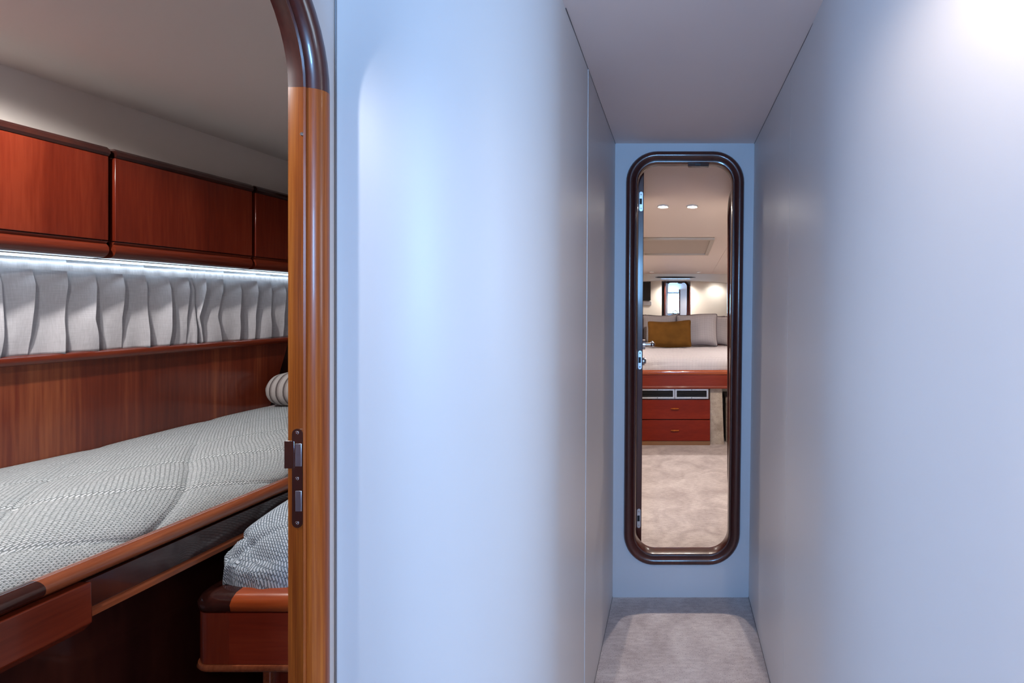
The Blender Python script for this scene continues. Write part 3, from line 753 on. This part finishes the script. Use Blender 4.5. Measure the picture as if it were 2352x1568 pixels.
# downlights
YL = .7965/((VY-473)/F+.065); L1, L2 = P(1523, 473, YL), P(1590, 473, YL)
downlight('ceiling_downlight', 'left of the two glaring downlights in the far cabin ceiling', L1.x, YL, mc(YL)-.002, P_CABIN*.85, WARM, lens_m, .036, 'cabin ceiling downlights')
downlight('ceiling_downlight', 'right of the two glaring downlights in the far cabin ceiling', L2.x, YL, mc(YL)-.002, P_CABIN*.85, WARM, lens_m, .036, 'cabin ceiling downlights')
downlight('ceiling_downlight', 'downlight washing the curved cream wall, seen in the mirror', .80, 3.02, mc(3.02)-.002, P_CABIN*.25, (1, .9, .8), lens_m, .036, 'cabin ceiling downlights')
downlight('ceiling_downlight', 'added fill downlight washing the wall with the television', -.95, 3.02, mc(3.02)-.002, P_CABIN*.15, (1, .9, .8), lens_m, .036, 'cabin ceiling downlights')  # added as fill, counterpart of the lamp at the curved wall
downlight('ceiling_downlight', 'added fill downlight over the left side of the far bed', -.85, 4.75, mc(4.75)-.002, P_CABIN*.8, (1, .92, .86), lens_m, .036, 'cabin ceiling downlights')  # this and the next one are added out of view as bed fill
downlight('ceiling_downlight', 'added fill downlight over the right side of the far bed', .85, 4.75, mc(4.75)-.002, P_CABIN*.8, (1, .92, .86), lens_m, .036, 'cabin ceiling downlights')

for px, lab in ((1497, 'left'), (1605, 'right')):
    yq = .7965/((VY-624)/F+.065)
    downlight('ceiling_downlight', 'small dim downlight near the mirror, %s of the pair' % lab, (px-VX)*yq/F, yq, mc(yq)-.002, 1.5, WARM, lens_off_m, .028, 'dim downlights near the mirror')

# ceiling hatch, lying in the sloping ceiling
hy0, hy1 = .7965/((VY-545)/F+.065), .7965/((VY-582)/F+.065)
hx0, hx1 = -.318, .318
ht = thing('ceiling_hatch', 'beige framed hatch panel in the far cabin ceiling behind the downlights', 'hatch', ((hx0+hx1)/2, (hy0+hy1)/2, mc((hy0+hy1)/2)-.02))
fw = .034
def cbox(x0, x1, y0, y1, d0, d1):
    return MB().hexa([(x0, y0, mc(y0)-d0), (x1, y0, mc(y0)-d0), (x1, y1, mc(y1)-d0), (x0, y1, mc(y1)-d0)], [(x0, y0, mc(y0)-d1), (x1, y0, mc(y0)-d1), (x1, y1, mc(y1)-d1), (x0, y1, mc(y1)-d1)])
cbox(hx0+.02, hx1-.02, hy0+.02, hy1-.02, .006, .001).build('panel', hatch_m, ht)
for a in ((hx0, hx1, hy0, hy0+fw), (hx0, hx1, hy1-fw, hy1), (hx0, hx0+fw, hy0+fw, hy1-fw), (hx1-fw, hx1, hy0+fw, hy1-fw)):
    cbox(*a, .020, .001).build('frame_bar', hatch_f, ht, bevel=.004)

# valance above the mirror with an air slot
YW = YM-.08
vz = lambda py: EYE-(py-VY)*YW/F
mb = MB(); vr = []
for px, pb in ((1300, 648), (1450, 645.5), (1500, 643.5), (1560, 643), (1600, 644), (1640, 646.5), (1680, 650), (1800, 656)):
    x = (px-VX)*YW/F; vr.append([(x, YW, vz(pb)), (x, YW, mc(YW)+.003), (x, YM+.02, mc(YM)+.003), (x, YM+.02, vz(pb))])
vl = struct(mb.rings(vr).build('trim_valance', cab_wall_m, smooth=True), 'cream valance over the mirror with a dark air slot')
mb = MB(); mb.rings([[((px-VX)*YW/F, YW-.003, vz(636.6+q)), ((px-VX)*YW/F, YW-.003, vz(636.6-q)), ((px-VX)*YW/F, YW+.01, vz(636.6-q)), ((px-VX)*YW/F, YW+.01, vz(636.6+q))] for px, q in ((1505, .3), (1512, 1.3), (1550, 1.7), (1588, 1.3), (1598, .3))])
mb.build('air_slot', dark_m, vl)
mb = MB(); mb.rings([[((px-VX)*YW/F, YW-.004, vz(641)), ((px-VX)*YW/F, YW-.004, vz(639.5)), ((px-VX)*YW/F, YW+.01, vz(639.5)), ((px-VX)*YW/F, YW+.01, vz(641))] for px in (1518, 1585)])
mb.build('slot_rim', alu, vl)

# mirror over the headboard, leaning back by half a degree
tl = math.tan(math.radians(.95))
mb = MB(); mz0, mz1 = .70, EYE+.36
mb.hexa([(-1.5, YM-.012, mz0), (1.5, YM-.012, mz0), (1.5, YM+.006, mz0), (-1.5, YM+.006, mz0)],
        [(-1.5, YM-.012+(mz1-mz0)*tl, mz1), (1.5, YM-.012+(mz1-mz0)*tl, mz1), (1.5, YM+.006+(mz1-mz0)*tl, mz1), (-1.5, YM+.006+(mz1-mz0)*tl, mz1)])
tag(mb.build('headboard_mirror', mir), 'wide wall mirror behind the pillows reflecting the front of the cabin', 'mirror')

# television on the front wall (seen in the mirror)
tv = thing('television', 'flat black television on the front wall, seen in the mirror left of the doorway', 'television', (-.78, YV+.03, 1.42))
MB().box(-1.15, -.475, YV+.035, YV+.075, 1.49, 1.865).build('casing', dark_m, tv, bevel=.004)
MB().box(-1.14, -.485, YV+.0755, YV+.077, 1.502, 1.855).build('screen', tv_m, tv)
MB().box(-1.12, -.46, YV+.03, YV+.045, 1.40, 1.48).build('wall_plate', alu, tv, bevel=.003)

# bed
bd = thing('double_bed', 'wide mahogany bed with drawers in its foot end in the far cabin', 'bed', (0, 5.2, 0))
YB = 4.36
zz = lambda py, Y=YB: EYE-(py-VY)*Y/F
bw = 1.0
mb = MB(); zt2, zb2 = zz(850), zz(860)
mb.rings([[(x, YB+.05, zt2), (x, YB-.004, zt2), (x, YB-.014, zt2-.006), (x, YB-.017, (zt2+zb2)/2), (x, YB-.014, zb2+.004), (x, YB-.006, zb2), (x, YB+.05, zb2)] for x in (-bw, bw)])
mb.build('rail_cap', mahog_orange, bd, smooth=True, sharp=50)
MB().box(-bw, bw, YB-.004, YB+.03, zz(887), zb2).build('front_panel', mahog_x, bd)
mb = MB(); z1_, z0_ = zz(886), zz(892)
mb.rings([[(x, YB+.04, z1_), (x, YB-.008, z1_), (x, YB-.014, (z1_+z0_)/2), (x, YB-.008, z0_), (x, YB+.04, z0_)] for x in (-bw, bw)])
mb.build('edge_moulding', mahog_x, bd, smooth=True, sharp=50)
MB().box(-bw, bw, YB+.04, YM-.06, z0_+.01, zt2-.02).build('platform', mahog_dark, bd)
YD = YB+.012
MB().box(-.318, .318, YD+.03, YD+.5, .012, z0_+.005).build('drawer_carcass', mahog_dark, bd)
for pa_, pb_ in ((918.5, 962.5), (964.5, 1012.5)):
    dr = MB().box(-.322, .322, YD, YD+.028, zz(pb_, YD), zz(pa_, YD)).build('drawer', mahog_drawer, bd, bevel=.003)
    zm = zz(938 if pa_ < 950 else 988, YD)
    mb = MB(); mb.rings([[(x, YD-.014*k_+.001, zm-.006*k_), (x, YD-.020*k_, zm), (x, YD-.014*k_+.001, zm+.007*k_), (x, YD+.002, zm+.004*k_), (x, YD+.002, zm-.005*k_)] for x, k_ in ((-.038, .35), (-.034, .8), (-.02, 1), (0, 1.05), (.02, 1), (.034, .8), (.038, .35))])
    mb.build('drawer_pull', teak, dr, smooth=True)
MB().box(-.322, .322, YD+.006, YD+.03, .0, zz(1013, YD)).build('toe_kick', plain('toe_kick_wood', (.22, .10, .04), .5), bd)
mb = MB(); xa, xb_t, xb_b = .324, (1658-VX)*4.40/F, (1663-VX)*4.40/F
mb.hexa([(xa, YD+.03, 0), (xb_b, YD+.03, 0), (xb_b, YD+.5, 0), (xa, YD+.5, 0)], [(xa, YD+.03, z0_+.004), (xb_t, YD+.03, z0_+.004), (xb_t, YD+.5, z0_+.004), (xa, YD+.5, z0_+.004)])
mb.build('carpeted_base', carpet_side_m, bd)
MB().box(-.80, -.324, YD+.03, YD+.5, 0, z0_+.004).build('carpeted_base', carpet_side_m, bd)
MB().box(-1.35, 1.35, YM-.13, YM-.015, .3, 1.06).build('headboard_shelf', mahog_x, bd, bevel=.01)
# woven hamper beside the bed base
hm = thing('laundry_hamper', 'woven fabric hamper tucked under the right side of the bed', 'hamper', (.56, 4.63, 0))
def bandbox(x0, x1, y0, y1, z0, z1, name, mat):
    mb = MB(); vs = []; uv = []
    for (x, y, u) in ((x0, y1, 0), (x0, y0, .25), (x1, y0, .5), (x1, y1, .75)):
        for z in (z0, z1): vs.append((x, y, z)); uv.append((u, z))
    mb.add(vs, [(0, 2, 3, 1), (2, 4, 5, 3), (4, 6, 7, 5), (6, 0, 1, 7), (1, 3, 5, 7), (0, 6, 4, 2)])
    return mb.build(name, mat, hm, uv=uv)
hm_m = weave('hamper_weave', (.38, .32, .27), (.32, .27, .23), (.16, .13, .11), .014, .008, .3)
bandbox(.478, .66, 4.47, 4.75, 0.0, .365, 'body', hm_m)
bandbox(.474, .664, 4.466, 4.754, .366, .425, 'lid', hm_m)

# air grilles above the drawers
for x0, x1, lab in ((-.318, -.002, 'left aluminium air grille above the bed drawers'), (.002, .306, 'right aluminium air grille above the bed drawers')):
    g0, g1 = zz(915.5, YD), zz(893, YD)
    gr = thing('air_grille', lab, 'vent', ((x0+x1)/2, YD, g0), 'air grilles')
    fwg = .0155
    for a in ((x0, x1, g0, g0+fwg), (x0, x1, g1-fwg, g1), (x0, x0+fwg, g0+fwg, g1-fwg), (x1-fwg, x1, g0+fwg, g1-fwg)):
        MB().box(a[0], a[1], YD, YD+.012, a[2], a[3]).build('frame_bar', alu, gr, bevel=.001)
    MB().box(x0+.01, x1-.01, YD+.020, YD+.028, g0+.01, g1-.01).build('backing', dark_m, gr)
    for k in range(3):
        zk_ = g0+fwg+(g1-g0-2*fwg)*(k+.75)/3.5
        mb = MB(); mb.hexa([(x0+fwg, YD+.004, zk_-.003), (x1-fwg, YD+.004, zk_-.003), (x1-fwg, YD+.018, zk_+.004), (x0+fwg, YD+.018, zk_+.004)],
                           [(x0+fwg, YD+.004, zk_-.0005), (x1-fwg, YD+.004, zk_-.0005), (x1-fwg, YD+.018, zk_+.0065), (x0+fwg, YD+.018, zk_+.0065)])
        mb.build('slat', slat_m, gr)
    for zq in (g0+fwg/2, g1-fwg/2): screw((x0+x1)/2, YD, zq, .004, gr, mat=dark_m)

# bedspread of the far bed
def spread(u, v):
    L_ = YM-.14-(YB+.03); rr = .16; d = v*(L_+.05)
    if d < rr: a = d/rr*PI/2; yy, h = .10*(1-math.cos(a)), math.sin(a)
    else: yy, h = .10+(d-rr)*(L_-.10)/(L_+.05-rr), 1
    x = -.98+1.96*u
    z = zt2-.006+h*(.106+.014*math.sin(PI*min(1, d/1.6)))
    k = max(0, abs(u-.5)-.44)/.06; z -= .06*k*k
    return (x, YB+.012+yy, z)
def sfold(a, b_, u, v):
    q = -.010*math.exp(-((b_-.155-.012*math.sin(a*7))/.010)**2)*max(0, math.sin(a*2.1+.4))
    q -= .008*math.exp(-((b_-.235+.01*math.sin(a*5))/.009)**2)*max(0, math.sin(a*3.3+2))
    q -= .008*math.exp(-((b_-.10)/.008)**2)*max(0, math.sin(a*4.1+1))
    return q
bs = thing('dotted_bedspread', 'white bedspread with fine dark dots on the far bed', 'bedspread', (0, 5.1, zt2))
quilted('spread', spread_m, bs, spread, 150, 110, 1.96, 1.6, .36, .003, (.1, .1), sfold)

# pillows
def pillow(name, label, w_, h_, t_, loc, tilt, yaw, mat, group=None, roll=0, ear=.07, pipe=True, pmat=None, seed=0):
    rnd = random.Random(seed); th_ = thing(name, label, 'pillow', loc, group)
    n = 26; M = Matrix.Rotation(yaw, 4, 'Z') @ Matrix.Rotation(tilt, 4, 'X') @ Matrix.Rotation(roll, 4, 'Y')
    ph = [rnd.uniform(0, 6) for _ in range(6)]
    def pt(u, v, s):
        x = w_/2*u*(1-ear*(1-v*v*v*v)*1.0+.0*v); z = h_/2*v*(1-ear*(1-u*u*u*u))
        e = max(0, (1-u**4))*max(0, (1-v**4))
        d = t_/2*e**.55*(1+.07*math.sin(3*u+ph[0])+.06*math.sin(4*v+ph[1]))
        cr = 1-.055*abs(u*v)**10; x *= cr; z *= cr
        z += .006*math.sin(3*u+ph[2])+.006*u*v
        p = M @ Vector((x, s*d, z+h_/2)); return p+Vector(loc)
    vs = []; uv = []; fs = []
    for s in (-1, 1):
        o = len(vs)
        for i in range(n+1):
            for j in range(n+1):
                u, v = -1+2*i/n, -1+2*j/n
                u, v = math.sin(u*PI/2), math.sin(v*PI/2)
                vs.append(pt(u, v, s)); uv.append((u*w_/2, v*h_/2))
        fs += [(o+i*(n+1)+j, o+(i+1)*(n+1)+j, o+(i+1)*(n+1)+j+1, o+i*(n+1)+j+1) for i in range(n) for j in range(n)]
    ob = MB().add(vs, fs).build('cover', mat, th_, smooth=True, uv=uv, sharp=180)
    if pipe:
        e = []
        for k in range(4*16):
            s, q = divmod(k, 16); q = math.sin((-1+2*q/16)*PI/2)
            u, v = ((q, -1), (1, q), (-q, 1), (-1, -q))[s]; e.append(pt(u, v, 0))
        MB().tube(e, .0065, 8, True).build('piping', pmat or piping_m, th_, smooth=True)
    return th_
zb = .814
g = 'pillows on the far bed'
def pil_at(px0, px1, py_top, Y, t_=.16): return ((px0+px1)/2-VX)*Y/F, (px1-px0)*Y/F
x, ww = pil_at(1475, 1562, 728, 5.70)
pillow('bed_pillow', 'pale waffle-cloth pillow with dark piping behind the brown cushion, left', ww, .375, .17, (x, 5.68, zb-.01), -.25, .04, sham_m, g, seed=1)
x, ww = pil_at(1552, 1648, 729, 5.68)
pillow('bed_pillow', 'pale waffle-cloth pillow with dark piping right of the brown cushion', ww, .385, .18, (x, 5.60, zb-.01), -.25, -.03, sham_m, g, seed=2)
x, ww = pil_at(1615, 1675, 738, 5.82)
pillow('bed_pillow', 'grey pillow half hidden at the right end of the pillow row', ww*1.25, .35, .12, (x-.03, 5.80, zb-.01), -.12, -.1, sham_m, g, seed=3)
x, ww = pil_at(1395, 1481, 730, 5.80)
pillow('bed_pillow', 'sliver of a grey pillow at the left edge of the doorway', ww, .37, .16, (x, 5.76, zb-.01), -.16, .05, sham_m, g, seed=4)
x, ww = pil_at(1487, 1589, 744, 5.42)
pillow('throw_cushion', 'brown velvet cushion leaning on the pillows, in full view', ww, .305, .13, (x, 5.42, zb-.008), -.28, .02, velvet_m, 'brown cushions', roll=-.01, ear=.06, pmat=velvet_m, seed=5)
x, ww = pil_at(1378, 1477, 744, 5.52)
pillow('throw_cushion', 'second brown cushion, only its edge showing beside the door', ww, .29, .13, (x, 5.52, zb-.008), -.28, .02, velvet_m, 'brown cushions', ear=.06, pmat=velvet_m, seed=6)

def added_fill_lamp(x, y, z, lab):  # lamps added out of view to lift the far cabin ceiling
    t = thing('added_fill_lamp', lab, 'lamp', (x, y, z), 'added fill lamps')
    MB().lathe((x, y, z), [(0, 0), (.05, 0), (.05, .008), (.012, .02), (.008, .14), (0, .14)], (0, 0, 1), 24).build('base', chrome, t, smooth=True)
    m = MB(); m.rings([[(x+r*math.cos(q), y+r*math.sin(q), z+h) for q in [2*PI*i/28 for i in range(28)]] for r, h in ((.060, .10), (.048, .22), (.046, .22), (.058, .10))], True, True)
    m.build('shade', white_pl, t, smooth=True)
    l = bpy.data.lights.new('added_fill_lamp', 'POINT'); l.energy = 22.0; l.color = (1, .84, .72); l.shadow_soft_size = .02
    o = bpy.data.objects.new('lamp_light', l); COL.objects.link(o); o.location = (0, 0, .17); o.parent = t
added_fill_lamp(-1.2, YM-.082, 1.06, 'added fill lamp, out of view on the left end of the headboard shelf')
added_fill_lamp(1.2, YM-.082, 1.06, 'added fill lamp, out of view on the right end of the headboard shelf')
# small fan on the headboard shelf
Yf = 6.0
fc = P(1551, 722, Yf); fn = thing('desk_fan', 'little white fan with navy hub on the shelf before the mirror', 'fan', (fc.x, Yf, 1.06))
MB().lathe((fc.x, Yf, 1.06), [(0, 0), (.032, 0), (.032, .006), (.022, .014), (.007, .018), (.007, fc.z-1.06-.03), (0, fc.z-1.06-.03)], (0, 0, 1), 20).build('base', white_pl, fn, smooth=True)
ring = [(fc.x+.040*math.cos(q), Yf-.012, fc.z+.048*math.sin(q)) for q in [2*PI*i/28 for i in range(28)]]
MB().tube(ring, .0055, 8, True).build('guard_ring', white_pl, fn, smooth=True)
mb = MB()
for k in range(12):
    q = 2*PI*k/12; mb.tube([(fc.x+.012*math.cos(q), Yf-.024, fc.z+.012*math.sin(q)), (fc.x+.028*math.cos(q), Yf-.024, fc.z+.034*math.sin(q)), (fc.x+.040*math.cos(q), Yf-.012, fc.z+.048*math.sin(q))], .0012, 5)
mb.build('guard_wires', white_pl, fn, smooth=True)
for k in range(3):
    q = 2*PI*k/3+.4; u = Vector((math.cos(q), 0, math.sin(q))); v_ = Vector((-math.sin(q), 0, math.cos(q))); c0 = Vector((fc.x, Yf-.010, fc.z))
    MB().hexa([c0+u*.008-v_*.004, c0+u*.034-v_*.012, c0+u*.036+v_*.010+Vector((0, .006, 0)), c0+u*.008+v_*.006+Vector((0, .004, 0))],
              [c0+u*.008-v_*.004+Vector((0, .0015, 0)), c0+u*.034-v_*.012+Vector((0, .0015, 0)), c0+u*.036+v_*.010+Vector((0, .0075, 0)), c0+u*.008+v_*.006+Vector((0, .0055, 0))]).build('blade', white_pl, fn)
MB().lathe((fc.x-.008, Yf+.02, fc.z-.018), [(0, -.048), (.012, -.047), (.017, -.04), (.018, 0), (.010, .012), (0, .013)], (0, 1, 0), 18).build('motor', navy_pl, fn, smooth=True)
